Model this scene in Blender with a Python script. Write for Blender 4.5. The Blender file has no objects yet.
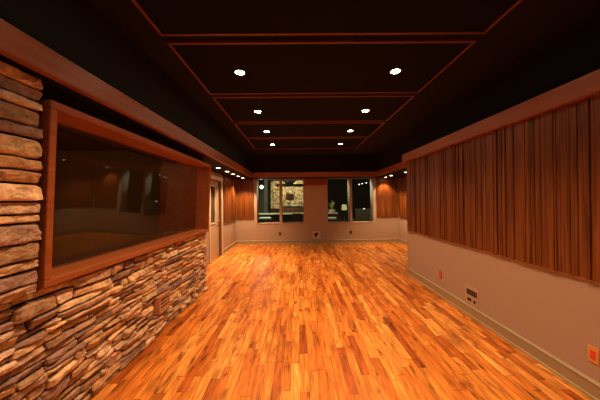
import bpy, bmesh, math, random
from mathutils import Vector, Matrix, noise
random.seed(7)
R = random.Random(11)
C = bpy.context.scene.collection
PI = math.pi
F = 260.0            # focal length in pixels of a 600 px wide frame
CAMZ = 1.537

# ------------------------------------------------------------------ room sizes
XL, XR = -2.19, 2.25          # recessed left wall, right wall face
XS = -1.655                   # backing plane of the stone wall
YB = 9.22                     # back wall
YN = -1.7                     # wall behind the viewer
YE = 5.34                     # end of the right wall
XA = 3.61                     # alcove right wall
YS = 4.62                     # end of the stone wall
ZC = CAMZ + 1.438             # ceiling
ZB0, ZB1 = 2.293, 2.450       # wood beam bottom / top
ZP = 0.905                    # bottom of slat panels
BX = -1.446                   # left beam inner face
BBY = 8.39                    # back beam face
BRX = 2.16                    # right beam inner face
BAX = 2.55                    # alcove beam inner face

# ------------------------------------------------------------------ materials
def mat(name, col, rough=0.6, metal=0.0, emit=None, estr=0.0, bump=0.0, bscale=40.0, var=0.0, spec=0.5):
    m = bpy.data.materials.new(name); m.use_nodes = True
    nt = m.node_tree; b = nt.nodes['Principled BSDF']
    b.inputs['Base Color'].default_value = (*col, 1)
    b.inputs['Roughness'].default_value = rough
    b.inputs['Metallic'].default_value = metal
    b.inputs['Specular IOR Level'].default_value = spec
    if emit:
        b.inputs['Emission Color'].default_value = (*emit, 1)
        b.inputs['Emission Strength'].default_value = estr
    if bump or var:
        tc = nt.nodes.new('ShaderNodeTexCoord')
        n = nt.nodes.new('ShaderNodeTexNoise'); n.inputs['Scale'].default_value = bscale
        n.inputs['Detail'].default_value = 4
        nt.links.new(tc.outputs['Object'], n.inputs['Vector'])
        if bump:
            bp = nt.nodes.new('ShaderNodeBump'); bp.inputs['Strength'].default_value = bump
            bp.inputs['Distance'].default_value = 0.01
            nt.links.new(n.outputs['Fac'], bp.inputs['Height']); nt.links.new(bp.outputs['Normal'], b.inputs['Normal'])
        if var:
            hs = nt.nodes.new('ShaderNodeMix'); hs.data_type = 'RGBA'
            hs.inputs['A'].default_value = (*[c*(1-var) for c in col], 1)
            hs.inputs['B'].default_value = (*[min(1, c*(1+var)) for c in col], 1)
            nt.links.new(n.outputs['Fac'], hs.inputs['Factor']); nt.links.new(hs.outputs['Result'], b.inputs['Base Color'])
    return m

def wood_mat(name, dark, light, axis='Y', rough=0.45, attr=False, scale=1.0, spec=0.4):
    """stretched grain along one axis; optional per-face tone from colour attribute 'tone'"""
    m = bpy.data.materials.new(name); m.use_nodes = True
    nt = m.node_tree; b = nt.nodes['Principled BSDF']; L = nt.links.new
    tc = nt.nodes.new('ShaderNodeTexCoord'); mp = nt.nodes.new('ShaderNodeMapping')
    s = {'X': (1.2, 30, 30), 'Y': (30, 1.2, 30), 'Z': (30, 30, 1.2)}[axis]
    mp.inputs['Scale'].default_value = [k*scale for k in s]
    n = nt.nodes.new('ShaderNodeTexNoise'); n.inputs['Scale'].default_value = 1.0; n.inputs['Detail'].default_value = 5
    n.inputs['Distortion'].default_value = 0.6
    L(tc.outputs['Object'], mp.inputs['Vector']); L(mp.outputs['Vector'], n.inputs['Vector'])
    cr = nt.nodes.new('ShaderNodeValToRGB')
    cr.color_ramp.elements[0].position = 0.3; cr.color_ramp.elements[0].color = (*dark, 1)
    cr.color_ramp.elements[1].position = 0.7; cr.color_ramp.elements[1].color = (*light, 1)
    L(n.outputs['Fac'], cr.inputs['Fac'])
    out = cr.outputs['Color']
    if attr:
        a = nt.nodes.new('ShaderNodeAttribute'); a.attribute_name = 'tone'
        mx = nt.nodes.new('ShaderNodeMix'); mx.data_type = 'RGBA'; mx.blend_type = 'MULTIPLY'
        mx.inputs['Factor'].default_value = 1
        L(out, mx.inputs['A']); L(a.outputs['Color'], mx.inputs['B']); out = mx.outputs['Result']
    L(out, b.inputs['Base Color'])
    b.inputs['Roughness'].default_value = rough
    b.inputs['Specular IOR Level'].default_value = spec
    bp = nt.nodes.new('ShaderNodeBump'); bp.inputs['Strength'].default_value = 0.12; bp.inputs['Distance'].default_value = 0.004
    L(n.outputs['Fac'], bp.inputs['Height']); L(bp.outputs['Normal'], b.inputs['Normal'])
    return m

def math_node(nt, op, a, b=None):
    n = nt.nodes.new('ShaderNodeMath'); n.operation = op
    for i, v in enumerate((a, b)):
        if v is None: continue
        if isinstance(v, (int, float)): n.inputs[i].default_value = v
        else: nt.links.new(v, n.inputs[i])
    return n.outputs[0]

def floor_mat():
    m = bpy.data.materials.new('acacia_planks'); m.use_nodes = True
    nt = m.node_tree; b = nt.nodes['Principled BSDF']; L = nt.links.new
    tc = nt.nodes.new('ShaderNodeTexCoord'); sp = nt.nodes.new('ShaderNodeSeparateXYZ')
    L(tc.outputs['Object'], sp.inputs[0])
    W = 0.077
    xr = math_node(nt, 'DIVIDE', sp.outputs['X'], W)
    row = math_node(nt, 'ADD', math_node(nt, 'FLOOR', xr), 113.0)
    wn = nt.nodes.new('ShaderNodeTexWhiteNoise'); wn.noise_dimensions = '1D'; L(row, wn.inputs['W'])
    wn2 = nt.nodes.new('ShaderNodeTexWhiteNoise'); wn2.noise_dimensions = '1D'
    L(math_node(nt, 'ADD', row, 217.3), wn2.inputs['W'])
    ln = math_node(nt, 'ADD', math_node(nt, 'MULTIPLY', wn2.outputs['Value'], 0.55), 0.48)
    # jitter the butt joints so lengths within a row differ too
    yy = math_node(nt, 'ADD', sp.outputs['Y'], math_node(nt, 'MULTIPLY', wn.outputs['Value'], 9.0))
    wob = math_node(nt, 'MULTIPLY', math_node(nt, 'SINE', math_node(nt, 'MULTIPLY', yy, 2.1)), 0.10)
    yr = math_node(nt, 'DIVIDE', math_node(nt, 'ADD', yy, wob), ln)
    pid = math_node(nt, 'FLOOR', yr)
    cb = nt.nodes.new('ShaderNodeCombineXYZ'); L(row, cb.inputs[0]); L(pid, cb.inputs[1])
    wp = nt.nodes.new('ShaderNodeTexWhiteNoise'); wp.noise_dimensions = '2D'; L(cb.outputs[0], wp.inputs['Vector'])
    cr = nt.nodes.new('ShaderNodeValToRGB'); e = cr.color_ramp.elements
    e[0].position = 0.0; e[0].color = (.33, .080, .012, 1)
    e[1].position = 1.0; e[1].color = (.86, .39, .088, 1)
    for p, c in ((.05, (.47, .125, .018)), (.20, (.58, .178, .026)), (.55, (.68, .235, .038)), (.85, (.77, .290, .053))):
        k = e.new(p); k.color = (*c, 1)
    L(wp.outputs['Value'], cr.inputs['Fac'])
    # grain, shifted per plank
    off = nt.nodes.new('ShaderNodeCombineXYZ'); L(math_node(nt, 'MULTIPLY', wp.outputs['Value'], 31.0), off.inputs[2])
    va = nt.nodes.new('ShaderNodeVectorMath'); va.operation = 'ADD'
    L(tc.outputs['Object'], va.inputs[0]); L(off.outputs[0], va.inputs[1])
    mp = nt.nodes.new('ShaderNodeMapping'); mp.inputs['Scale'].default_value = (34, 1.6, 1); L(va.outputs[0], mp.inputs['Vector'])
    n = nt.nodes.new('ShaderNodeTexNoise'); n.inputs['Scale'].default_value = 1; n.inputs['Detail'].default_value = 5
    n.inputs['Distortion'].default_value = 2.2; L(mp.outputs[0], n.inputs['Vector'])
    mp3 = nt.nodes.new('ShaderNodeMapping'); mp3.inputs['Scale'].default_value = (16, 3.0, 1); L(va.outputs[0], mp3.inputs['Vector'])
    n3 = nt.nodes.new('ShaderNodeTexNoise'); n3.inputs['Scale'].default_value = 1; n3.inputs['Detail'].default_value = 3
    L(mp3.outputs[0], n3.inputs['Vector'])
    g = nt.nodes.new('ShaderNodeMapRange'); g.inputs['From Min'].default_value = .3; g.inputs['From Max'].default_value = .7
    g.inputs['To Min'].default_value = .58; g.inputs['To Max'].default_value = 1.34; L(n.outputs['Fac'], g.inputs['Value'])
    g3 = nt.nodes.new('ShaderNodeMapRange'); g3.inputs['From Min'].default_value = .3; g3.inputs['From Max'].default_value = .7
    g3.inputs['To Min'].default_value = .58; g3.inputs['To Max'].default_value = 1.25; L(n3.outputs['Fac'], g3.inputs['Value'])
    fx = math_node(nt, 'FRACT', xr); fy = math_node(nt, 'FRACT', yr)
    gx = math_node(nt, 'GREATER_THAN', math_node(nt, 'ABSOLUTE', math_node(nt, 'SUBTRACT', fx, .5)), .488)
    gy = math_node(nt, 'GREATER_THAN', math_node(nt, 'ABSOLUTE', math_node(nt, 'SUBTRACT', fy, .5)), .496)
    gap = math_node(nt, 'MAXIMUM', gx, gy)
    k = math_node(nt, 'MULTIPLY', math_node(nt, 'MULTIPLY', g.outputs[0], g3.outputs[0]),
                  math_node(nt, 'SUBTRACT', 1.0, math_node(nt, 'MULTIPLY', gap, .62)))
    kn = nt.nodes.new('ShaderNodeTexNoise'); kn.inputs['Scale'].default_value = 1; kn.inputs['Detail'].default_value = 2
    mpk = nt.nodes.new('ShaderNodeMapping'); mpk.inputs['Scale'].default_value = (13, 4.5, 1); mpk.inputs['Location'].default_value = (3, 7, 5)
    L(va.outputs[0], mpk.inputs[0]); L(mpk.outputs[0], kn.inputs['Vector'])
    km = nt.nodes.new('ShaderNodeMapRange'); km.inputs['From Min'].default_value = .27; km.inputs['From Max'].default_value = .40
    km.inputs['To Min'].default_value = .42; km.inputs['To Max'].default_value = 1.0; L(kn.outputs['Fac'], km.inputs['Value'])
    k = math_node(nt, 'MULTIPLY', k, km.outputs[0])
    hv = nt.nodes.new('ShaderNodeVectorMath'); hv.operation = 'SCALE'
    L(cr.outputs['Color'], hv.inputs[0]); L(k, hv.inputs['Scale'])
    gm = nt.nodes.new('ShaderNodeGamma'); L(hv.outputs[0], gm.inputs[0]); gm.inputs[1].default_value = 1.0
    L(gm.outputs[0], b.inputs['Base Color'])
    rr = nt.nodes.new('ShaderNodeMapRange'); rr.inputs['To Min'].default_value = .30; rr.inputs['To Max'].default_value = .44
    L(n.outputs['Fac'], rr.inputs['Value']); L(rr.outputs[0], b.inputs['Roughness'])
    b.inputs['Specular IOR Level'].default_value = 0.35
    bp = nt.nodes.new('ShaderNodeBump'); bp.inputs['Strength'].default_value = .25; bp.inputs['Distance'].default_value = .003
    L(math_node(nt, 'SUBTRACT', n.outputs['Fac'], gap), bp.inputs['Height']); L(bp.outputs[0], b.inputs['Normal'])
    return m

def stone_mat(name, gain=1.0):
    m = bpy.data.materials.new(name); m.use_nodes = True
    nt = m.node_tree; b = nt.nodes['Principled BSDF']; L = nt.links.new
    a = nt.nodes.new('ShaderNodeAttribute'); a.attribute_name = 'tone'
    tc = nt.nodes.new('ShaderNodeTexCoord')
    n = nt.nodes.new('ShaderNodeTexNoise'); n.inputs['Scale'].default_value = 14; n.inputs['Detail'].default_value = 8
    n.inputs['Roughness'].default_value = .65
    L(tc.outputs['Object'], n.inputs['Vector'])
    mr = nt.nodes.new('ShaderNodeMapRange'); mr.inputs['From Min'].default_value = .3; mr.inputs['From Max'].default_value = .7
    mr.inputs['To Min'].default_value = .55*gain; mr.inputs['To Max'].default_value = 1.4*gain
    L(n.outputs['Fac'], mr.inputs['Value'])
    hv = nt.nodes.new('ShaderNodeVectorMath'); hv.operation = 'SCALE'
    L(a.outputs['Color'], hv.inputs[0]); L(mr.outputs[0], hv.inputs['Scale'])
    L(hv.outputs[0], b.inputs['Base Color']); b.inputs['Roughness'].default_value = .85
    b.inputs['Specular IOR Level'].default_value = .2
    bp = nt.nodes.new('ShaderNodeBump'); bp.inputs['Strength'].default_value = .9; bp.inputs['Distance'].default_value = .02
    L(n.outputs['Fac'], bp.inputs['Height']); L(bp.outputs[0], b.inputs['Normal'])
    return m

def glass_mat(name, tint=(1, 1, 1), ior=1.5):
    m = bpy.data.materials.new(name); m.use_nodes = True
    nt = m.node_tree; nt.nodes.remove(nt.nodes['Principled BSDF'])
    o = nt.nodes['Material Output']; L = nt.links.new
    t = nt.nodes.new('ShaderNodeBsdfTransparent'); t.inputs[0].default_value = (*tint, 1)
    g = nt.nodes.new('ShaderNodeBsdfGlossy'); g.inputs['Roughness'].default_value = 0.0
    lw = nt.nodes.new('ShaderNodeLayerWeight'); lw.inputs['Blend'].default_value = 0.5
    f0 = ((ior-1)/(ior+1))**2
    fres = math_node(nt, 'ADD', math_node(nt, 'MULTIPLY', math_node(nt, 'POWER', lw.outputs['Facing'], 5.0), 1-f0), f0)
    mx = nt.nodes.new('ShaderNodeMixShader')
    L(fres, mx.inputs[0]); L(t.outputs[0], mx.inputs[1]); L(g.outputs[0], mx.inputs[2]); L(mx.outputs[0], o.inputs[0])
    return m

M = {
 'floor': floor_mat(),
 'paint': mat('taupe_wall_paint', (.45, .345, .275), .75, bump=.05, bscale=120, spec=.25),
 'black': mat('black_paint', (.011, .010, .009), .85, bump=.05, bscale=60, spec=.2),
 'cloud': mat('black_acoustic_fabric', (.007, .007, .006), .9, bump=.1, bscale=200, spec=.15),
 'base': mat('olive_grey_trim_paint', (.38, .31, .19), .5, spec=.4),
 'cream': mat('cream_trim_paint', (.62, .52, .40), .5),
 'beam': wood_mat('cherry_beam_wood', (.25, .068, .016), (.36, .108, .026), 'Y', .42),
 'beamx': wood_mat('cherry_beam_wood_across', (.25, .068, .016), (.36, .108, .026), 'X', .42),
 'edge': wood_mat('ceiling_edging_wood', (.15, .045, .020), (.22, .07, .03), 'X', .45),
 'frame': wood_mat('window_frame_wood', (.29, .082, .024), (.42, .135, .040), 'Y', .4),
 'slat': wood_mat('slat_wood', (.085, .022, .004), (.26, .082, .017), 'Z', .4, attr=True),
 'slatback': mat('dark_slat_backing', (.03, .012, .006), .8),
 'jamb': wood_mat('door_jamb_wood', (.12, .05, .02), (.2, .08, .03), 'Z', .5),
 'door': mat('door_paint', (.46, .36, .27), .55),
 'stone': stone_mat('ledge_stone', 1.12),
 'mortar': mat('dark_mortar', (.022, .016, .012), .95, bump=.5, bscale=60),
 'glass': glass_mat('studio_glass', (.86, .84, .80), 1.62),
 'pane': glass_mat('window_pane_glass', (.97, 1, .97), 1.35),
 'lens': mat('lamp_lens', (1, .9, .7), .4, emit=(1, .80, .52), estr=60),
 'soflens': mat('soffit_lamp_lens', (1, .9, .7), .4, emit=(1, .82, .58), estr=14),
 'ring': mat('black_lamp_trim', (.05, .045, .04), .4),
 'wring': mat('pale_lamp_trim', (.7, .62, .5), .4),
 'orange': mat('orange_receptacle', (.85, .09, .025), .4),
 'tanplate': mat('tan_cover_plate', (.72, .36, .12), .45),
 'plate': mat('beige_cover_plate', (.50, .37, .26), .45),
 'brownplate': mat('brown_cover_plate', (.10, .055, .035), .45),
 'orange2': mat('dull_orange_plate', (.42, .09, .035), .5),
 'lightplate': mat('light_cover_plate', (.66, .52, .42), .45),
 'dark': mat('dark_slot', (.012, .009, .008), .7),
 'ventwood': wood_mat('vent_wood', (.48, .25, .12), (.62, .34, .17), 'Z', .5),
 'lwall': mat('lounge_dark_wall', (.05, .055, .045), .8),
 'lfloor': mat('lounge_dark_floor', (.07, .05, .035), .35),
 'lstone': stone_mat('lounge_stone'),
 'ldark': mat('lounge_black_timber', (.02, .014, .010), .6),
 'lwood': wood_mat('lounge_brown_wood', (.10, .05, .025), (.16, .08, .04), 'X', .5),
 'lpale': mat('lounge_pale_top', (.62, .54, .36), .4),
 'white': mat('white_ceramic', (.8, .8, .74), .35),
 'ctrl': mat('brown_control_room_paint', (.20, .12, .07), .8),
 'leaf': mat('yellow_green_leaf', (.52, .48, .16), .5, var=.3, bscale=20),
 'fabric': mat('grey_brown_fabric', (.22, .17, .12), .9, bump=.3, bscale=200),
 'fabricd': mat('dark_leather', (.025, .022, .02), .45),
 'screen': mat('dark_screen', (.05, .018, .012), .15),
 'globe': mat('globe_lamp_glass', (1, 1, .95), .3, emit=(.85, 1.0, .82), estr=3.2),
 'mini': mat('mini_lamp_glass', (1, 1, .9), .3, emit=(1, .93, .72), estr=1.6),
 'metal': mat('dark_metal', (.08, .08, .08), .35, metal=.8),
 'brass': mat('brushed_handle_metal', (.55, .45, .3), .3, metal=1.0),
}

# ------------------------------------------------------------------ mesh helpers
class MB:
    def __init__(s): s.bm = bmesh.new(); s.tone = None
    def box(s, x0, x1, y0, y1, z0, z1, bev=0.0, seg=1, tone=None):
        r = bmesh.ops.create_cube(s.bm, size=1.0)
        bmesh.ops.scale(s.bm, vec=(abs(x1-x0), abs(y1-y0), abs(z1-z0)), verts=r['verts'])
        bmesh.ops.translate(s.bm, vec=((x0+x1)/2, (y0+y1)/2, (z0+z1)/2), verts=r['verts'])
        fs = set(f for v in r['verts'] for f in v.link_faces)
        if bev:
            es = set(e for v in r['verts'] for e in v.link_edges)
            o = bmesh.ops.bevel(s.bm, geom=list(es), offset=bev, segments=seg, affect='EDGES', profile=.6)
            fs = set(f for f in fs if f.is_valid) | set(o['faces'])
        if tone is not None: s.paint(fs, tone)
        return s
    def paint(s, faces, tone):
        ly = s.bm.loops.layers.float_color.get('tone') or s.bm.loops.layers.float_color.new('tone')
        for f in faces:
            for l in f.loops: l[ly] = (*tone, 1)
    def cyl(s, p0, p1, r0, r1=None, seg=20, cap=True):
        p0, p1 = Vector(p0), Vector(p1); d = p1-p0
        if r1 is None: r1 = r0
        mtx = Matrix.Translation((p0+p1)/2) @ d.to_track_quat('Z', 'Y').to_matrix().to_4x4()
        bmesh.ops.create_cone(s.bm, cap_ends=cap, cap_tris=False, segments=seg, radius1=r0, radius2=max(r1, 1e-5), depth=d.length, matrix=mtx)
        return s
    def lathe(s, cx, cy, prof, seg=24):
        rings = []
        for r, z in prof:
            rings.append([s.bm.verts.new((cx+r*math.cos(2*PI*k/seg), cy+r*math.sin(2*PI*k/seg), z)) for k in range(seg)])
        for a, b in zip(rings, rings[1:]):
            for k in range(seg):
                s.bm.faces.new((a[k], a[(k+1) % seg], b[(k+1) % seg], b[k]))
        s.bm.faces.new(list(reversed(rings[0]))); s.bm.faces.new(rings[-1])
        return s
    def sphere(s, c, r, seg=20):
        bmesh.ops.create_uvsphere(s.bm, u_segments=seg, v_segments=seg//2, radius=r, matrix=Matrix.Translation(c)); return s
    def bar(s, p0, p1, w, h):
        p0, p1 = Vector(p0), Vector(p1); d = p1-p0
        mtx = Matrix.Translation((p0+p1)/2) @ d.to_track_quat('Z', 'Y').to_matrix().to_4x4() @ Matrix.Diagonal((w, h, d.length, 1))
        bmesh.ops.create_cube(s.bm, size=1.0, matrix=mtx); return s
    def prism(s, pts, axis, a, b):
        """extrude a polygon; axis 'Y': pts are (x,z); axis 'X': pts are (y,z)"""
        f = (lambda p, t: (p[0], t, p[1])) if axis == 'Y' else ((lambda p, t: (t, p[0], p[1])) if axis == 'X' else (lambda p, t: (p[0], p[1], t)))
        A = [s.bm.verts.new(f(p, a)) for p in pts]; B = [s.bm.verts.new(f(p, b)) for p in pts]
        s.bm.faces.new(A); s.bm.faces.new(list(reversed(B)))
        n = len(pts)
        for k in range(n): s.bm.faces.new((A[k], B[k], B[(k+1) % n], A[(k+1) % n]))
        return s
    def build(s, name, m, parent=None, smooth=False, loc=None):
        bmesh.ops.recalc_face_normals(s.bm, faces=s.bm.faces)
        me = bpy.data.meshes.new(name)
        if parent is not None and parent.type == 'EMPTY' or loc is not None:
            o = Vector(loc) if loc is not None else None
        off = Vector(loc) if loc is not None else (world_loc(parent) if parent is not None else Vector((0, 0, 0)))
        bmesh.ops.translate(s.bm, vec=-off, verts=s.bm.verts)
        s.bm.to_mesh(me); s.bm.free()
        if smooth:
            for p in me.polygons: p.use_smooth = True
        me.materials.append(m)
        ob = bpy.data.objects.new(name, me); C.objects.link(ob)
        if parent is not None:
            ob.parent = parent; ob.location = off - world_loc(parent)
        else: ob.location = off
        return ob

def world_loc(o):
    v = Vector((0, 0, 0))
    while o is not None: v = v + o.location; o = o.parent
    return v
def tag(o, label, cat, group=None):
    o['label'] = label; o['category'] = cat
    if group: o['group'] = group
    return o
def thing(name, label, cat, loc, group=None):
    o = bpy.data.objects.new(name, None); C.objects.link(o); o.location = loc; o.empty_display_size = .1
    return tag(o, label, cat, group)
def struct(o, label=None):
    o['kind'] = 'structure'
    if label: o['label'] = label
    return o
def sroot(name, loc, label=None):
    o = bpy.data.objects.new(name, None); C.objects.link(o); o.location = loc; o.empty_display_size = .1
    return struct(o, label)

# ------------------------------------------------------------------ room shell
struct(MB().box(-2.45, XA+.25, YN-.2, YB+.3, -.12, 0).build('floor', M['floor']), 'orange acacia plank floor')
struct(MB().box(-2.45, XA+.25, YN-.2, YB+.3, ZC+.03, ZC+.15).build('ceiling', M['black']), 'black ceiling')
struct(MB().box(-2.45, XA+.25, YN-.2, YN, 0, ZC+.03).build('wall_front', M['paint']))

# left recessed wall beyond the stone wall, with the door opening
DY0, DY1, DZ = 6.50, 7.44, 2.12
w = MB()
w.box(XL-.2, XL, YS, DY0, 0, ZC+.03); w.box(XL-.2, XL, DY1, YB, 0, ZC+.03); w.box(XL-.2, XL, DY0, DY1, DZ, ZC+.03)
struct(w.build('wall_left', M['paint']), 'taupe left wall with door')

# back wall with two double windows
W1, W2 = (-1.475, .225), (1.035, 2.70)
WZ0, WZ1 = .735, ZB0+.02
WD = .36
w = MB()
for a, b in ((XL-.2, W1[0]), (W1[1], W2[0]), (W2[1], XA+.2)): w.box(a, b, YB, YB+WD, 0, ZC+.03)
for a, b in (W1, W2):
    w.box(a, b, YB, YB+WD, 0, WZ0); w.box(a, b, YB, YB+WD, WZ1, ZC+.03)
struct(w.build('wall_back', M['paint']), 'taupe back wall with two double windows')

# right wall and alcove walls
w = MB()
w.box(XR, XR+.16, YN, YE, 0, 2.40)
w.box(XR+.16, XA, YE-.12, YE, 0, 2.40)
struct(w.build('wall_right', M['paint']), 'taupe right wall')
struct(MB().box(XA, XA+.2, YE-.12, YB, 0, ZC+.03).build('wall_alcove', M['paint']))
struct(MB().box(2.43, 2.6, YN, YE, 2.40, ZC+.03).build('wall_upper', M['black']), 'black upper wall above the right slat panel')

# soffits (black boxes behind the beams)
s = MB()
s.box(XL, BX-.05, YN, YB, ZB0+.012, ZC+.03)
s.box(BX-.05, BAX+.05, BBY+.05, YB, ZB0+.012, ZC+.03)
s.box(BAX+.05, XA, YE, YB, ZB0+.012, ZC+.03)
struct(s.build('ceiling_soffit', M['black']), 'black soffit around the room')

# beams
struct(MB().box(BX-.05, BX, YN, BBY+.05, ZB0, ZB1, .004).build('trim_1', M['beam']), 'long left cherry beam under black soffit')
struct(MB().box(BX, BAX, BBY, BBY+.05, ZB0, ZB1, .004).build('trim_2', M['beamx']), 'cherry beam above the back windows')
struct(MB().box(BAX, BAX+.05, YE+.02, BBY+.05, ZB0, ZB1, .004).build('trim_3', M['beam']), 'cherry beam in the right alcove')
struct(MB().box(BRX, XR+.18, YN, YE+.005, ZB0, ZB1, .004).build('trim_4', M['beam']), 'cherry beam capping right slat panel')

# header board between the two back windows
struct(MB().box(W1[1]+.01, W2[0]-.01, YB-.022, YB, 2.06, ZB0+.01, .003).build('trim_5', M['beamx']), 'dark wood header between back windows')

# baseboards
BH, BT = .137, .018
def baseprof(sgn): return [(0, 0), (sgn*(BT+.014), 0), (sgn*(BT+.012), .016), (sgn*BT, .022), (sgn*BT, BH-.026), (sgn*(BT+.005), BH-.020), (sgn*(BT+.003), BH-.014), (sgn*.003, BH), (0, BH)]
def base_y(x, sgn, y0, y1, name):
    struct(MB().prism([(x+p, z) for p, z in baseprof(sgn)], 'Y', y0, y1).build(name, M['base']))
def base_x(y, sgn, x0, x1, name):
    struct(MB().prism([(y+p, z) for p, z in baseprof(sgn)], 'X', x0, x1).build(name, M['base']))
base_y(XR, -1, YN, YE, 'baseboard_right')
base_y(XL, 1, DY1+.10, YB, 'baseboard_left')
base_x(YB, -1, XL+.02, XA-.02, 'baseboard_back')
base_y(XA, -1, YE, YB, 'baseboard_alcove')

# ------------------------------------------------------------------ stone wall
TONES = [(.70, .49, .27), (.60, .41, .23), (.76, .56, .34), (.52, .36, .24), (.36, .235, .17), (.56, .34, .17), (.44, .28, .16), (.64, .48, .33), (.30, .20, .16)]
def stone(mb, s0, s1, t0, t1, rr, place, big=False, tones=TONES, prot=.05):
    """one irregular ledge stone: rounded grid face plus sides; place(s,t,d) -> point"""
    bm = mb.bm
    L, H = s1-s0, t1-t0
    nx = max(5, min(46 if big else 22, int(L/(.011 if big else .018)))); nz = max(5, min(18 if big else 12, int(H/.009)))
    base = rr.uniform(.012, prot); seed = Vector((rr.uniform(-50, 50), rr.uniform(-50, 50), rr.uniform(-50, 50)))
    tilt = rr.uniform(-.030, .030); slope = rr.uniform(-.012, .02); skew = rr.uniform(-.006, .006)
    taper0, taper1 = rr.uniform(.80, 1.0), rr.uniform(.80, 1.0)
    fac = []
    grid = []
    for j in range(nz+1):
        rowv = []
        for i in range(nx+1):
            a, b = -1+2*i/nx, -1+2*j/nz
            # pull samples to the rim for a crisp but rounded edge
            a = math.copysign(abs(a)**.8, a); b = math.copysign(abs(b)**.8, b)
            tp = taper0+(taper1-taper0)*(a+1)/2
            ss = (s0+s1)/2 + a*L/2; tt = (t0+t1)/2 + b*H/2*tp
            cut = max(0, abs(a)+abs(b)-1.7)
            ss -= math.copysign(cut*.05*min(L, .2), a); tt -= math.copysign(cut*.25*H, b)
            nv = noise.noise_vector(Vector((ss*9, tt*9, 0))+seed)
            ss += nv.x*.009; tt += nv.y*.006 + tilt*(ss-(s0+s1)/2)*.5
            rim = max(abs(a)**9, abs(b)**7)
            d = base*(1-.45*rim) + slope*b + skew*a*3
            p = Vector((ss*11, tt*16, 0))+seed
            if big: d += noise.noise(p*1.9)*.012 + abs(noise.noise(p*4.3))*.009
            d += noise.noise(p)*.013 + abs(noise.noise(p*2.3))*.012 + noise.noise(p*5)*.004 - abs(noise.noise(p*.7))*.012
            rowv.append(bm.verts.new(place(ss, tt, max(.002, d))))
        grid.append(rowv)
    for j in range(nz):
        for i in range(nx):
            fac.append(bm.faces.new((grid[j][i], grid[j][i+1], grid[j+1][i+1], grid[j+1][i])))
    rim = grid[0][:] + [grid[j][-1] for j in range(1, nz+1)] + list(reversed(grid[-1]))[1:] + [grid[j][0] for j in range(nz-1, 0, -1)]
    cs, ct = (s0+s1)/2, (t0+t1)/2
    bk = []
    k = 0
    idx = [(i, 0) for i in range(nx+1)] + [(nx, j) for j in range(1, nz+1)] + [(i, nz) for i in range(nx-1, -1, -1)] + [(0, j) for j in range(nz-1, 0, -1)]
    for (i, j) in idx:
        a, b = -1+2*i/nx, -1+2*j/nz
        bk.append(bm.verts.new(place(cs+a*L/2*.97, ct+b*H/2*.93, -.012)))
    n = len(rim)
    for k in range(n):
        fac.append(bm.faces.new((rim[k], bk[k], bk[(k+1) % n], rim[(k+1) % n])))
    t = list(rr.choice(tones)); v = rr.uniform(.8, 1.2); mb.paint(fac, [c*v for c in t])

def ledge(mb, s0, s1, t0, t1, rr, place, hmin, hmax, lmin, lmax, tones=TONES, prot=.05, big=False):
    t = t0
    while t < t1-.012:
        bh = rr.uniform(hmin*1.7, hmax*1.5)
        if t+bh > t1-hmin: bh = t1-t
        s = s0 - rr.uniform(0, .04)
        while s < s1-.01:
            sl = rr.uniform(lmin, lmax)
            if s+sl > s1-lmin*.6: sl = s1-s
            m = rr.random()
            g = .0025
            if m < .22 and bh < hmax*1.25:
                stone(mb, s+g, s+sl-g, t+g, t+bh-g, rr, place, tones=tones, prot=prot, big=big)
            else:
                f = rr.uniform(.32, .68)
                for (a, b) in ((t, t+bh*f), (t+bh*f, t+bh)):
                    if rr.random() < .45 and sl > lmin*1.4:
                        c = s+sl*rr.uniform(.3, .7)
                        stone(mb, s+g, c-g, a+g, b-g, rr, place, tones=tones, prot=prot, big=big)
                        stone(mb, c+g, s+sl-g, a+g, b-g, rr, place, tones=tones, prot=prot, big=big)
                    else:
                        stone(mb, s+g, s+sl-g, a+g, b-g, rr, place, tones=tones, prot=prot, big=big)
            s += sl
        t += bh

WY0, WY1 = 1.63, 4.62        # studio window along the wall
SZ0, SZ1 = 1.005, 2.185
wall = MB()
wall.box(XL, XS, YN, WY0-.03, 0, ZB0+.012)
wall.prism([(XS, SZ0-.01), (XS+.050, SZ0-.01), (XS+.086, ZB0), (XS, ZB0)], 'Y', YN, WY0-.036)
wall.box(XL, XS, WY0-.03, YS, 0, SZ0-.01)
wall.box(XL, XS-.015, WY0-.03, YS, SZ1+.02, ZB0+.012)
core = struct(wall.build('wall_stone', M['mortar']), 'stacked ledge stone wall below and beside studio window')
st = MB()
pl = lambda s, t, d: (XS+d, s, t)
pp = lambda s, t, d: (XS+.060+max(0, t-1.0)*.028+d*.75, s, t)
VS = (2.965, 3.235, .245, .455)       # vent cut-out in the stone (y0,y1,z0,z1)
rr = random.Random(5)
ledge(st, WY0-.12, VS[0]-.0, .0, SZ0-.012, rr, pl, .042, .088, .15, .50)
ledge(st, VS[0], VS[1], .0, VS[2]-.0, rr, pl, .042, .088, .15, .50)
ledge(st, VS[0], VS[1], VS[3], SZ0-.012, rr, pl, .042, .088, .15, .50)
ledge(st, VS[1], YS, .0, SZ0-.012, rr, pl, .042, .088, .15, .50)
rr = random.Random(22)
ledge(st, -.1, WY0-.12, .0, SZ0-.012, rr, pl, .042, .088, .15, .50)
ledge(st, .25, WY0-.034, SZ0-.01, ZB0, rr, pp, .055, .13, .42, .70, prot=.035, big=True)
o = st.build('stone_facing', M['stone'], core, smooth=False)

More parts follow.
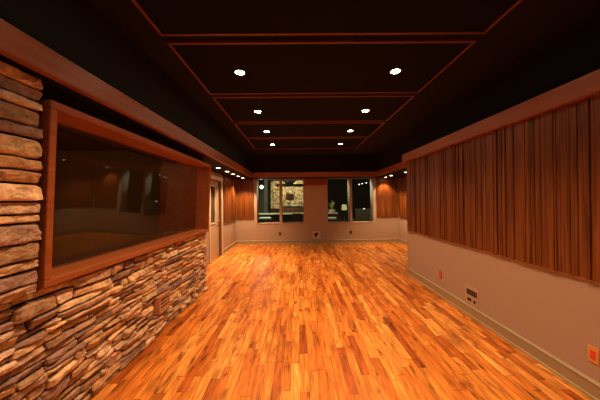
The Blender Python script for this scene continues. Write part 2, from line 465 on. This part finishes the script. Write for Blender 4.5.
# ------------------------------------------------------------------ studio window in the stone wall
win = sroot('window_1', (-1.583, WY0, SZ0), 'big tilted studio window in cherry frame')
TILT = .055/1.15
def shear(mb, x0=-1.583, z0=SZ0):
    for v in mb.bm.verts: v.co.x += (v.co.z-z0)*TILT
    return mb
FW = .050
xf = -1.583
fr = MB()
def rail(y0, y1, z0, z1):
    m = MB(); m.box(xf-.05, xf, y0, y1, z0, z1, .005); return shear(m)
rail(WY0, WY1, SZ0, SZ0+FW).build('bottom_rail', M['frame'], win)
rail(WY0, WY1, SZ1-FW, SZ1).build('top_rail', M['frame'], win)
rail(WY0, WY0+FW, SZ0+FW, SZ1-FW).build('stile', M['frame'], win)
rail(WY1-FW*.5, WY1, SZ0+FW, SZ1-FW).build('stile', M['frame'], win)
jm = MB(); g = .27
jm.box(xf-g, xf-.05, WY0, WY0+.03, SZ0+.01, SZ1-.01)
jm.box(XL-.26, xf-.05, WY1-.035, WY1-.005, SZ0+.01, SZ1-.01)
jm.box(xf-g, xf-.05, WY0+.03, WY1-.035, SZ0+.02, SZ0+.05)
jm.box(xf-g, xf-.05, WY0+.03, WY1-.035, SZ1-.05, SZ1-.02)
shear(jm).build('jamb_lining', M['frame'], win)
gl = MB(); gl.box(xf-.235, xf-.225, WY0+.03, WY1-.035, SZ0+.05, SZ1-.05)
shear(gl).build('glass', M['glass'], win)

# dim control room behind the glass
cr = MB()
struct(MB().box(-5.2, -2.45, .2, YS+.2, -.12, 0).build('floor_control', M['floor']))  # plank colour stands in for the floor reflection in the glass
cr.box(-5.2, XL, .2, YS+.3, 2.5, 2.6)
cr.box(-5.3, -5.2, .2, YS+.3, 0, 2.5); cr.box(-5.2, XL, .1, .2, 0, 2.5); cr.box(-5.2, XL-.2, YS+.2, YS+.3, 0, 2.5)
cr.box(XL-.02, XL, .2, WY0-.03, 0, 2.5)
struct(cr.build('wall_control', M['ctrl']))
q = thing('ceiling_lamp', 'dim lamp on the control room ceiling behind the studio window', 'lamp', (-3.2, 2.2, 2.5))  # added unseen lamp, gives the glass its brown veil
MB().lathe(-3.2, 2.2, [(.02, 2.42), (.10, 2.43), (.14, 2.47), (.15, 2.5), (.02, 2.5)], 24).build('lamp_shade', M['wring'], q, smooth=True)
l = bpy.data.lights.new('lamp_light', 'POINT'); l.energy = 14; l.color = (1, .5, .2); l.shadow_soft_size = .1
o = bpy.data.objects.new('lamp_light', l); C.objects.link(o); o.parent = q; o.location = (0, 0, -.2)

# ------------------------------------------------------------------ door in the left wall
dr = sroot('door_1', (XL-.06, DY0, 0), 'taupe door with narrow glass lite')
d = MB()
xd0, xd1 = XL-.105, XL-.062
LY0, LY1, LZ0, LZ1 = 6.64, 7.10, .95, 1.95
d.box(xd0, xd1, DY0+.03, LY0, .01, DZ-.03); d.box(xd0, xd1, LY1, DY1-.03, .01, DZ-.03)
d.box(xd0, xd1, LY0, LY1, .01, LZ0); d.box(xd0, xd1, LY0, LY1, LZ1, DZ-.03)
leaf = d.build('leaf', M['door'], dr)
f = MB()
for a in ((LY0-.02, LY0+.02, LZ0-.02, LZ1+.02), (LY1-.02, LY1+.02, LZ0-.02, LZ1+.02), (LY0+.02, LY1-.02, LZ0-.02, LZ0+.02), (LY0+.02, LY1-.02, LZ1-.02, LZ1+.02)):
    f.box(xd1-.01, xd1+.012, *a, bev=.003)
f.build('lite_frame', M['cream'], dr)
MB().box(xd0+.015, xd0+.021, LY0, LY1, LZ0, LZ1).build('glass', M['pane'], dr)
MB().box(XL-.11, XL+.001, DY1-.03, DY1, 0, DZ).box(XL-.11, XL+.001, DY0, DY0+.03, 0, DZ).box(XL-.11, XL+.001, DY0+.03, DY1-.03, DZ-.03, DZ).build('jamb', M['jamb'], dr)
MB().box(XL, XL+.022, DY1, DY1+.10, 0, DZ+.10, .004).box(XL, XL+.022, DY0-.10, DY0, 0, DZ+.10, .004).box(XL, XL+.022, DY0, DY1, DZ, DZ+.10, .004).build('casing', M['cream'], dr)
h = MB(); h.cyl((xd1, DY1-.09, 1.0), (xd1+.05, DY1-.09, 1.0), .011); h.cyl((xd1+.045, DY1-.095, 1.0), (xd1+.045, DY1-.21, 1.0), .009)
h.box(xd1, xd1+.006, DY1-.115, DY1-.065, .93, 1.07, .002); h.build('handle', M['brass'], dr)
# corridor closing the space behind the door
struct(MB().box(XL-1.4, XL-1.3, DY0-.3, DY1+.3, 0, 2.6).box(XL-1.3, XL-.2, DY0-.4, DY0-.3, 0, 2.6).box(XL-1.3, XL-.2, DY1+.3, DY1+.4, 0, 2.6)
       .box(XL-1.3, XL-.2, DY0-.3, DY1+.3, 2.5, 2.6).box(XL-1.3, XL-.2, DY0-.3, DY1+.3, -.1, 0).build('wall_corridor', M['lwall']))

# ------------------------------------------------------------------ slat panels
def slats(name, label, axis, plane, sgn, a0, a1, z0, z1, seed, group='slatted wood wall panels'):
    rr = random.Random(seed); mb = MB()
    s = a0
    def bx(s0, s1, d0, d1, za, zb, tone, bev=.002):
        p, q = plane+sgn*d0, plane+sgn*d1
        if axis == 'Y': mb.box(min(p, q), max(p, q), s0, s1, za, zb, bev, tone=tone)
        else: mb.box(s0, s1, min(p, q), max(p, q), za, zb, bev, tone=tone)
    while s < a1-.004:
        wd = rr.choice([.014, .014, .02, .02, .03, .03, .04, .055, .07, .085])
        if s+wd > a1-.012: wd = a1-s
        dp = rr.choice([.022, .028, .028, .032, .038])
        v = rr.choice([.42, .6, .8, .95, 1.0, 1.1, 1.2])*rr.uniform(.92, 1.08)
        h = rr.uniform(-.25, .35)
        bx(s, s+wd-.0025, .010, dp, z0, z1, (v, v*(1+h), v*(1+h)), .0018)
        s += wd
    t = thing(name, label, 'wall panel', ((plane if axis == 'Y' else (a0+a1)/2), ((a0+a1)/2 if axis == 'Y' else plane), z0), group)
    mb.build('slats', M['slat'], t)
    mb = MB(); bx(a0, a1, 0, .012, z0+.002, z1, None, 0); mb.build('backing', M['slatback'], t)
    mb = MB(); bx(a0, a1, 0, .020, z0-.007, z0-.001, None, .001); mb.build('bottom_rail', M['ventwood'], t)
    return t
slats('slat_panel', 'long vertical slat wood panel on the right wall under the beam', 'Y', XR, -1, YN+.05, YE-.055, ZP, ZB0+.004, 1)
slats('slat_panel', 'wood slat panel on left wall between door casing and corner', 'Y', XL, 1, DY1+.22, YB-.045, ZP, ZB0+.010, 2)
slats('slat_panel', 'brightly lit wood slat panel on back wall left of the windows', 'X', YB, -1, XL+.046, -1.56, ZP, ZB0+.010, 3)
slats('slat_panel', 'wood slat panel with warm streak on back wall right of the windows', 'X', YB, -1, 2.80, XA-.046, ZP, ZB0+.010, 4)
slats('slat_panel', 'dim wood slat panel on alcove side wall past right wall end', 'Y', XA, -1, YE+.4, YB-.045, ZP, ZB0+.010, 6)

# ------------------------------------------------------------------ ceiling panels and downlights
S = F*1.438
PX0, PX1 = -.815*1.438, 1.153*1.438
edges = [(-.00008, .00291), (.00318, .00606), (.00633, .00940), (.00966, .01272), (.01300, .01590), (.01618, .01934)]
ords = ['black panel overhead of the viewer', 'nearest ceiling panel, cut off by the photo top', 'second ceiling panel from the viewer', 'third ceiling panel from the viewer', 'fourth ceiling panel from the viewer', 'farthest ceiling panel before the back beam']
short = ['overhead', 'nearest', 'second', 'third', 'fourth', 'farthest']
lit = [.00137, .00463, .00781, .01125, .01453, .0179]  # first pair is unseen, added to brighten the near floor
LX = (-.4395*1.438, .777*1.438)
ew = .026
zp = ZC-.0
def spot(name, loc, power, size=150, blend=.7, col=(1, .55, .27), rad=.05, parent=None, aim=None):
    l = bpy.data.lights.new(name, 'SPOT'); l.energy = power; l.color = col
    l.spot_size = math.radians(size); l.spot_blend = blend; l.shadow_soft_size = rad
    o = bpy.data.objects.new(name, l); C.objects.link(o)
    if parent is not None: o.parent = parent; o.location = Vector(loc)-world_loc(parent)
    else: o.location = loc
    if aim is not None: o.rotation_euler = (Vector(aim)-Vector(loc)).to_track_quat('-Z', 'Y').to_euler()
    return o
DP = 92.0
gain = [.85, 1.1, 1.05, 1.02, 1.0, 1.2]
for i, (e0, e1) in enumerate(edges):
    y0, y1 = e0*S, e1*S
    t = thing('ceiling_panel', ('black wood-edged ' + ords[i]) if i else 'black wood-edged ceiling panel over the near end of the room', 'ceiling panel', ((PX0+PX1)/2, (y0+y1)/2, zp), 'black ceiling panels with wood edging')
    MB().box(PX0+ew, PX1-ew, y0+ew, y1-ew, zp+.006, zp+.030).build('panel_board', M['cloud'], t)
    MB().box(PX0, PX1, y0, y0+ew, zp, zp+.030, .003).build('edging', M['edge'], t)
    MB().box(PX0, PX1, y1-ew, y1, zp, zp+.030, .003).build('edging', M['edge'], t)
    MB().box(PX0, PX0+ew, y0+ew, y1-ew, zp, zp+.030, .003).build('edging', M['edge'], t)
    MB().box(PX1-ew, PX1, y0+ew, y1-ew, zp, zp+.030, .003).build('edging', M['edge'], t)
    for k, lx in enumerate(LX):
        ly = lit[i]*S; z = zp+.006
        q = thing('ceiling_downlight', ('left' if k == 0 else 'right') + ' glowing recessed downlight in the ' + short[i] + ' ceiling panel', 'downlight', (lx, ly, z), 'glowing downlights in the ceiling panels')
        MB().lathe(lx, ly, [(.050, z-.001), (.056, z-.006), (.068, z-.005), (.072, z), (.050, z)], 28).build('trim_ring', M['ring'], q, smooth=True)
        MB().lathe(lx, ly, [(.010, z-.004), (.049, z-.003), (.049, z-.0005), (.01, z-.0005)], 28).build('lamp_lens', M['lens'], q, smooth=False)
        spot('lamp_light', (lx, ly, z-.03), DP*gain[i], (98, 98, 104, 104, 92, 66)[i], 1.0, parent=q)

# soffit downlights
zs = ZB0+.012
def soffit_light(x, y, label, power, size=105, col=(1, .58, .27), estr=None):
    q = thing('soffit_downlight', label, 'downlight', (x, y, zs), 'small downlights under the black soffit')
    MB().lathe(x, y, [(.050, zs-.001), (.056, zs-.007), (.066, zs-.005), (.070, zs), (.050, zs)], 24).build('trim_ring', M['wring'], q, smooth=True)
    MB().lathe(x, y, [(.01, zs-.004), (.049, zs-.003), (.049, zs-.0005), (.01, zs-.0005)], 24).build('lamp_lens', M['soflens'], q)
    spot('lamp_light', (x, y, zs-.03), power, size, .6, col, .04, q)
names = ['nearest', 'second', 'third', 'fourth', 'farthest']
for k, yy in enumerate((.02298, .0258, .02832, .03073, .0332)):
    soffit_light(-1.815, yy*F, names[k] + ' of five soffit downlights in a row above the left door and panel', (85, 75, 55, 50, 122)[k], (96, 96, 96, 100, 116)[k])
soffit_light(3.09, .0284*F, 'soffit downlight half hidden by the right wall end', 30)
soffit_light(3.02, .0322*F, 'alcove soffit downlight nearer of the pair above back slat panel', 80)
soffit_light(3.05, .0345*F, 'alcove soffit downlight right against the back slat panel', 60)

# ------------------------------------------------------------------ back windows
def back_window(name, x0, x1, mull, label):
    w = sroot(name, (x0, YB, WZ0), label)
    fw = .045
    f = MB()
    f.box(x0, x0+fw*.6, YB-.008, YB+WD, WZ0, WZ1-.02, .004); f.box(x1-fw*.6, x1, YB-.008, YB+WD, WZ0, WZ1-.02, .004)
    f.box(x0-.012, x1+.012, YB-.012, YB+WD, WZ0-.02, WZ0+.012, .004)
    f.build('frame', M['paint'], w)
    MB().box(mull-.045, mull+.045, YB-.006, YB+WD, WZ0+.012, WZ1-.02, .004).build('mullion', M['paint'], w)
    MB().box(x0+.027, mull-.045, YB+.15, YB+.156, WZ0+.012, WZ1-.02).build('glass', M['pane'], w)
    MB().box(mull+.045, x1-.027, YB+.15, YB+.156, WZ0+.012, WZ1-.02).build('glass', M['pane'], w)
back_window('window_2', W1[0], W1[1], -.605, 'left double window in the back wall')
back_window('window_3', W2[0], W2[1], 1.885, 'right double window in the back wall')

# ------------------------------------------------------------------ outlets, plates, vent
def outlet_x(x, sgn, y, z, label, plate, recept, name='power_outlet', w=.075, h=.122):
    q = thing(name, label, 'outlet', (x, y, z))
    def b(d0, d1, y0, y1, z0, z1, bev=0):
        m = MB(); p, r = x+sgn*d0, x+sgn*d1; m.box(min(p, r), max(p, r), y+y0, y+y1, z+z0, z+z1, bev); return m
    b(0, .007, -w/2, w/2, -h/2, h/2, .002).build('cover_plate', plate, q)
    r = b(.006, .0105, -.018, .018, -.035, .035, .003).build('receptacle', recept, q)
    for s in (1, -1):
        m = MB()
        for dy in (-.0065, .0065):
            p0, p1 = sorted((x+sgn*.010, x+sgn*.0111)); m.box(p0, p1, y+dy-.001, y+dy+.001, z+s*.018-.003, z+s*.018+.006)
        m.build('slot', M['dark'], r)
    return q
outlet_x(XR, -1, 4.10, .335, 'orange power outlet on right wall beyond the slotted plate', M['orange2'], M['orange'])
outlet_x(XR, -1, 1.972, .330, 'orange power outlet in tan plate at the photo right edge', M['tanplate'], M['orange'])
outlet_x(XL, 1, 8.43, .335, 'tan power outlet low on left wall beyond the door', M['tanplate'], M['tanplate'])
def outlet_y(x, z, label):
    q = thing('power_outlet', label, 'outlet', (x, YB, z))
    MB().box(x-.036, x+.036, YB-.007, YB, z-.058, z+.058, .002).build('cover_plate', M['brownplate'], q)
    for s in (1, -1):
        MB().box(x-.018, x+.018, YB-.010, YB-.006, z+s*.024-.017, z+s*.024+.017, .003).build('receptacle', M['dark'], q)
outlet_y(-.645, .365, 'small dark outlet on back wall beneath the left window')
outlet_y(1.87, .385, 'small dark outlet on back wall beneath the right window')

q = thing('connector_plate', 'square beige plate with two slots low on the right wall', 'wall plate', (XR, 3.36, .262))
MB().box(XR-.006, XR, 3.235, 3.490, .145, .385, .002).build('cover_plate', M['plate'], q)
for z in (.325, .288): MB().box(XR-.0075, XR-.0055, 3.262, 3.462, z-.016, z+.016).build('slot', M['dark'], q)
MB().box(XR-.0075, XR-.0055, 3.368, 3.448, .190, .228).build('socket', M['dark'], q)
MB().box(XR-.0075, XR-.0055, 3.285, 3.328, .188, .226).build('socket', M['dark'], q)
q = thing('connector_plate', 'square beige plate with dark socket on back wall between windows', 'wall plate', (.65, YB, .305))
MB().box(.52, .78, YB-.006, YB, .175, .435, .002).build('cover_plate', M['lightplate'], q)
MB().box(.575, .725, YB-.0075, YB-.0055, .335, .385).build('slot', M['dark'], q)
MB().prism([(.575, .335), (.695, .335), (.635, .225), (.575, .25)], 'Y', YB-.0075, YB-.0055).build('socket', M['dark'], q)

q = thing('air_vent', 'wooden louvered vent set low in the stone wall', 'vent', (XS+.03, 3.10, .35))
xv = XS+.068
v0, v1, u0, u1 = VS
MB().box(XS, xv, v0+.008, v0+.036, u0+.006, u1-.006, .003).box(XS, xv, v1-.036, v1-.008, u0+.006, u1-.006, .003).box(XS, xv, v0+.036, v1-.036, u0+.006, u0+.03, .003).box(XS, xv, v0+.036, v1-.036, u1-.03, u1-.006, .003).build('vent_frame', M['ventwood'], q)
MB().box(XS+.002, XS+.008, v0+.03, v1-.03, u0+.02, u1-.02).build('backing', M['dark'], q)
for k in range(4):
    z = u0+.047+k*.039
    m = MB(); m.bar((xv-.012, v0+.034, z), (xv-.012, v1-.034, z), .012, .013); m.build('louver', M['ventwood'], q)

# ------------------------------------------------------------------ lounge seen through the back windows
LY = 18.0
sh = MB()
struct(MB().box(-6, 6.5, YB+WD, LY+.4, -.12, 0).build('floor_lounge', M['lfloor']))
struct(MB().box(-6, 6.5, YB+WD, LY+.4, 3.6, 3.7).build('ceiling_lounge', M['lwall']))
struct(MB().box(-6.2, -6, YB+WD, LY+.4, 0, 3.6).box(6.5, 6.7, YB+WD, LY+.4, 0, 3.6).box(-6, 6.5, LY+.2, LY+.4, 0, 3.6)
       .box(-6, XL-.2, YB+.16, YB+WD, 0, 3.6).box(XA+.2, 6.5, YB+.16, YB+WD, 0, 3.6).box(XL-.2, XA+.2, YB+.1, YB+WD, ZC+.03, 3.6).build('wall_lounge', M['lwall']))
ch = struct(MB().box(-1.85, .42, LY-.1, LY+.2, 0, 3.6).build('wall_chimney', M['mortar']), 'pale stone chimney wall beyond the left window')
sm = MB()
LT = [(.45, .36, .22), (.62, .52, .34), (.28, .20, .12), (.5, .42, .30), (.72, .62, .42)]
ledge(sm, -1.85, .42, 1.0, 2.9, random.Random(9), lambda s, t, d: (s, LY-.1-d, t), .06, .13, .09, .24, LT, .05)
sm.build('stone_facing', M['lstone'], ch)
def ppx(x, y, Y): return ((x-300+2.2-.0118*(y-200))*Y/F, CAMZ-((y-200)+.0118*(x-300)-.4)*Y/F)

q = thing('television', 'dark flat television on pale stone chimney beyond left window', 'television', (-.55, LY-.17, 1.8))
xa, za = ppx(286.2, 199, LY-.2); xb, zb = ppx(293.8, 193.6, LY-.2)
MB().box(xa, xb, LY-.25, LY-.20, za, zb, .008).build('bezel', M['ldark'], q)
MB().box(xa+.02, xb-.02, LY-.253, LY-.249, za+.02, zb-.02).build('screen', M['screen'], q)

# timber truss
YT = 14.0
q = thing('roof_truss', 'black timber truss with fanned struts beyond left window', 'truss', (-.3, YT, 2.3))
x0, z0 = ppx(281, 185.4, YT); x1, _ = ppx(304, 185.4, YT)
x0 -= .25; x1 += .5; xc = ppx(289.5, 185, YT)[0]
MB().box(x0, x1, YT-.06, YT+.06, z0-.075, z0+.075, .006).build('tie_beam', M['ldark'], q)
MB().box(xc-.08, xc+.08, YT-.05, YT+.05, z0+.055, 3.55).build('king_post', M['ldark'], q)
for dx in (-.95, -.5, .5, .95):
    m = MB(); m.bar((xc+dx*.12, YT, z0+.07), (xc+dx*1.15, YT, z0+.9), .11, .09); m.build('strut', M['ldark'], q)

# dark console under the chimney with pale bowls
YC = 16.9
cx0, czt = ppx(280, 206.5, YC); cx1, _ = ppx(303, 206.5, YC)
q = thing('console_cabinet', 'dark wood console cabinet against the stone chimney', 'cabinet', ((cx0+cx1)/2, YC, 0))
MB().box(cx0, cx1, YC-.2, YC+.2, .08, czt-.04, .005).build('body', M['lwood'], q)
MB().box(cx0-.03, cx1+.03, YC-.23, YC+.2, czt-.04, czt, .006).build('top', M['ldark'], q)
nd = 3
for k in range(nd):
    a = cx0+(cx1-cx0)*k/nd+.02; b = cx0+(cx1-cx0)*(k+1)/nd-.02
    dd = MB().box(a, b, YC-.215, YC-.199, .12, czt-.08, .004).build('door', M['lwood'], q)
    MB().sphere(((b-.05), YC-.225, czt*.55), .014, 12).build('knob', M['brass'], dd)
def bowl(x, y, z, r, label):
    o = MB().lathe(x, y, [(r*.45, z), (r*.5, z+.01), (r*.85, z+r*.45), (r, z+r*.8), (r*.93, z+r*.8), (r*.75, z+r*.42), (r*.3, z+.02)], 22).build('bowl', M['white'], smooth=True, loc=(x, y, z))
    tag(o, label, 'bowl', 'pale bowls on the console')
for px, r, l in ((285.8, .14, 'pale bowl at the left end of the dark console'), (291.2, .13, 'pale bowl in the middle of the dark console'), (296.8, .12, 'pale bowl at the right of the dark console')):
    bowl(ppx(px, 208, YC)[0], YC-.08, czt, r, l)

# long counter with pale top
YK = 13.0
kx0 = ppx(258, 214, YK)[0]; kx1 = ppx(337, 214, YK)[0]; kzt = ppx(290, 213, YK)[1]
q = thing('bar_counter', 'long dark bar counter with pale top beyond back windows', 'counter', ((kx0+kx1)/2, YK, 0))
MB().box(kx0+.05, kx1-.05, YK-.18, YK+.25, 0, kzt-.07, .005).build('body', M['ldark'], q)
MB().box(kx0, kx1, YK-.28, YK+.3, kzt-.07, kzt, .01).build('counter_top', M['lpale'], q)

# leafy plant in a white pot on the counter
px, pz = ppx(332, 212, YK)
q = thing('potted_plant', 'yellow green plant in white pot on the bar counter', 'plant', (px, YK, kzt))
MB().lathe(px, YK, [(.09, kzt), (.13, kzt+.02), (.17, kzt+.14), (.175, kzt+.15), (.15, kzt+.15), (.14, kzt+.12)], 20).build('pot', M['white'], q, smooth=True)
lf = MB(); rr = random.Random(3)
for k in range(16):
    a = rr.uniform(0, 2*PI); ln = rr.uniform(.28, .55); sp = rr.uniform(.05, .26)
    dx, dy = math.cos(a), math.sin(a); prev = None
    nseg = 5; pr = None
    for j in range(nseg+1):
        t = j/nseg; wv = .045*math.sin(PI*min(1, t*.9+.08))
        c = Vector((px+dx*sp*t**1.4, YK+dy*sp*t**1.4, kzt+.12+ln*t-.08*t*t)); n = Vector((-dy, dx, 0))*wv
        cur = (lf.bm.verts.new(c-n), lf.bm.verts.new(c+Vector((0, 0, .008))), lf.bm.verts.new(c+n))
        if pr: lf.bm.faces.new((pr[0], pr[1], cur[1], cur[0])); lf.bm.faces.new((pr[1], pr[2], cur[2], cur[1]))
        pr = cur
lf.build('leaves', M['leaf'], q)

# shaded lamp further right
px, pz = ppx(344.3, 210, 13.6)
q = thing('table_lamp', 'lamp with boxy yellow shade on pedestal beyond right window', 'lamp', (px, 13.6, 0))
MB().lathe(px, 13.6, [(.17, 0), (.17, .03), (.03, .05), (.025, pz), (.02, pz+.06)], 18).build('stand', M['metal'], q, smooth=True)
MB().prism([(px-.12, pz), (px+.12, pz), (px+.095, pz+.28), (px-.095, pz+.28)], 'Y', 13.48, 13.72).build('lamp_shade', mat('lamp_shade_cloth', (.7, .62, .35), .8, emit=(1, .85, .4), estr=.18), q)

# benches in front of the counter
def stool(px0, px1, py, Y, label):
    xa, zt = ppx(px0, py, Y); xb, _ = ppx(px1, py, Y)
    q = thing('cushioned_bench', label, 'bench', ((xa+xb)/2, Y, 0), 'benches in front of the bar counter')
    MB().box(xa, xb, Y-.2, Y+.2, zt-.09, zt, .03, 3).build('cushion', M['white'], q, smooth=False)
    MB().box(xa+.01, xb-.01, Y-.19, Y+.19, zt-.13, zt-.088, .004).build('seat_frame', M['ldark'], q)
    for a in (xa+.04, xb-.04):
        for b in (Y-.16, Y+.16):
            MB().box(a-.02, a+.02, b-.02, b+.02, 0, zt-.13, .003).build('leg', M['ldark'], q)
stool(259.5, 271, 217.3, 12.3, 'white cushioned bench at the left end of bar counter')
stool(328.3, 336, 217.3, 12.3, 'white cushioned bench below the potted plant')

# armchairs
def armchair(x, y, w, h, m, label, seat=.44):
    q = thing('armchair', label, 'armchair', (x, y, 0))
    MB().box(x-w/2+.1, x+w/2-.1, y-.35, y+.3, .2, seat, .04, 3).build('seat', m, q)
    MB().box(x-w/2+.05, x+w/2-.05, y-.42, y-.26, .2, h, .05, 3).build('backrest', m, q)
    for s in (-1, 1):
        a = x+s*(w/2-.07); MB().box(a-.07, a+.07, y-.35, y+.32, .12, .66, .04, 3).build('armrest', m, q)
    for sx in (-1, 1):
        for sy in (-1, 1):
            a, b = x+sx*(w/2-.1), y+sy*.27; MB().cyl((a, b, 0), (a, b, .2), .02, .03, 12).build('leg', M['ldark'], q)
ax, _ = ppx(297, 215, 11.6); armchair(ax, 11.6, .52, .98, M['fabricd'], 'black leather armchair beyond the left window')
ax, _ = ppx(362, 215, 11.8); armchair(ax, 11.8, .84, 1.13, M['fabric'], 'tall grey brown armchair beyond the right window')

# globe lights
def pendant(name, px, py, Y, r, m, label, power, col, group=None):
    x, z = ppx(px, py, Y)
    q = thing(name, label, 'lamp', (x, Y, 3.6), group)
    MB().sphere((x, Y, z), r, 20).build('globe', m, q, smooth=True)
    MB().cyl((x, Y, z+r*.9), (x, Y, 3.58), .008, seg=8).build('cord', M['ldark'], q)
    MB().lathe(x, Y, [(.05, 3.575), (.06, 3.585), (.06, 3.6), (.01, 3.6)], 16).build('canopy', M['ldark'], q)
    if power:
        l = bpy.data.lights.new('lamp_light', 'POINT'); l.energy = power; l.color = col; l.shadow_soft_size = r
        o = bpy.data.objects.new('lamp_light', l); C.objects.link(o); o.parent = q; o.location = Vector((x, Y-.01, z-r-.06))-world_loc(q)
pendant('globe_pendant', 261.6, 187, 12.6, .085, M['globe'], 'bright white globe pendant beyond left window', 9, (.82, 1, .80))
for a, b, l in ((359.2, 184.4, 'leftmost of three tiny pendants beyond right window'), (362.4, 183.6, 'middle of three tiny pendants beyond right window'), (366.5, 182.8, 'rightmost of three tiny pendants beyond right window')):
    pendant('small_pendant', a, b, 13.2, .028, M['mini'], l, 0, None, 'tiny pendants beyond the right window')
x, z = ppx(364.2, 209.3, 12.6)
q = thing('globe_lamp', 'small white globe lamp on post behind grey armchair', 'lamp', (x, 12.6, 0))
MB().lathe(x, 12.6, [(.13, 0), (.13, .02), (.02, .04), (.016, z-.05)], 16).build('stand', M['metal'], q, smooth=True)
MB().sphere((x, 12.6, z), .05, 16).build('globe', M['mini'], q, smooth=True)
# pale column in the lounge
x, _ = ppx(266, 195, 15.0)
o = MB().box(x-.09, x+.09, 14.9, 15.1, 0, 3.6, .01).build('trim_6', mat('lounge_column_paint', (.4, .38, .33), .7)); struct(o)
# unseen fill lights added to brighten lounge surfaces and window jambs
spot('chimney_spot', (-.5, 15.6, 3.4), 330, 80, .6, (1, .78, .42), .06, aim=(-.6, LY-.1, 1.7))
spot('counter_spot', (1.2, 12.2, 3.4), 90, 60, .6, (1, .85, .5), .06, aim=(1.55, YK, .9))
spot('window_spot', (1.55, 10.15, 2.8), 90, 30, .8, (.85, 1, .78), .06, aim=(2.66, YB+.2, 1.95))  # added without a fixture to brighten the window jambs
spot('window_spot', (.95, 10.15, 2.8), 70, 30, .8, (.85, 1, .78), .06, aim=(1.82, YB+.2, 1.95))
spot('window_spot', (-.5, 10.15, 2.8), 70, 30, .8, (.85, 1, .78), .06, aim=(-1.45, YB+.2, 1.95))
spot('counter_spot', (-.8, 12.2, 3.4), 130, 70, .6, (1, .88, .58), .06, aim=(-.8, YK, .8))
spot('bench_spot', (-1.6, 11.7, 3.4), 70, 34, .7, (.88, 1, .80), .05, aim=(-1.65, 12.3, .6))
for lx, ly, pw in ((2.9, 10.2, 25), (-2.6, 10.3, 45)):
    l = bpy.data.lights.new('lounge_light', 'POINT'); l.energy = pw; l.color = (.95, 1, .68); l.shadow_soft_size = .2  # added ambient fill without a fixture
    o = bpy.data.objects.new('lounge_light', l); C.objects.link(o); o.location = (lx, ly, 3.3)

# ------------------------------------------------------------------ camera, world, view
cam = bpy.data.cameras.new('camera'); cam.sensor_width = 36; cam.lens = F/600*36; cam.clip_start = .05
co = bpy.data.objects.new('camera', cam); C.objects.link(co)
yaw, pitch, roll = -2.2/F, .4/F, .0118
rot = Matrix.Rotation(yaw, 3, 'Z') @ Matrix.Rotation(PI/2+pitch, 3, 'X') @ Matrix.Rotation(-roll, 3, 'Z')
co.matrix_world = Matrix.Translation((0, 0, CAMZ)) @ rot.to_4x4()
sc = bpy.context.scene; sc.camera = co
wd = bpy.data.worlds.new('world'); sc.world = wd; wd.use_nodes = True
wd.node_tree.nodes['Background'].inputs[0].default_value = (0, 0, 0, 1)
vs = sc.view_settings; vs.view_transform = 'Standard'; vs.look = 'None'; vs.gamma = 1; vs.use_curve_mapping = False
vs.exposure = 0.62
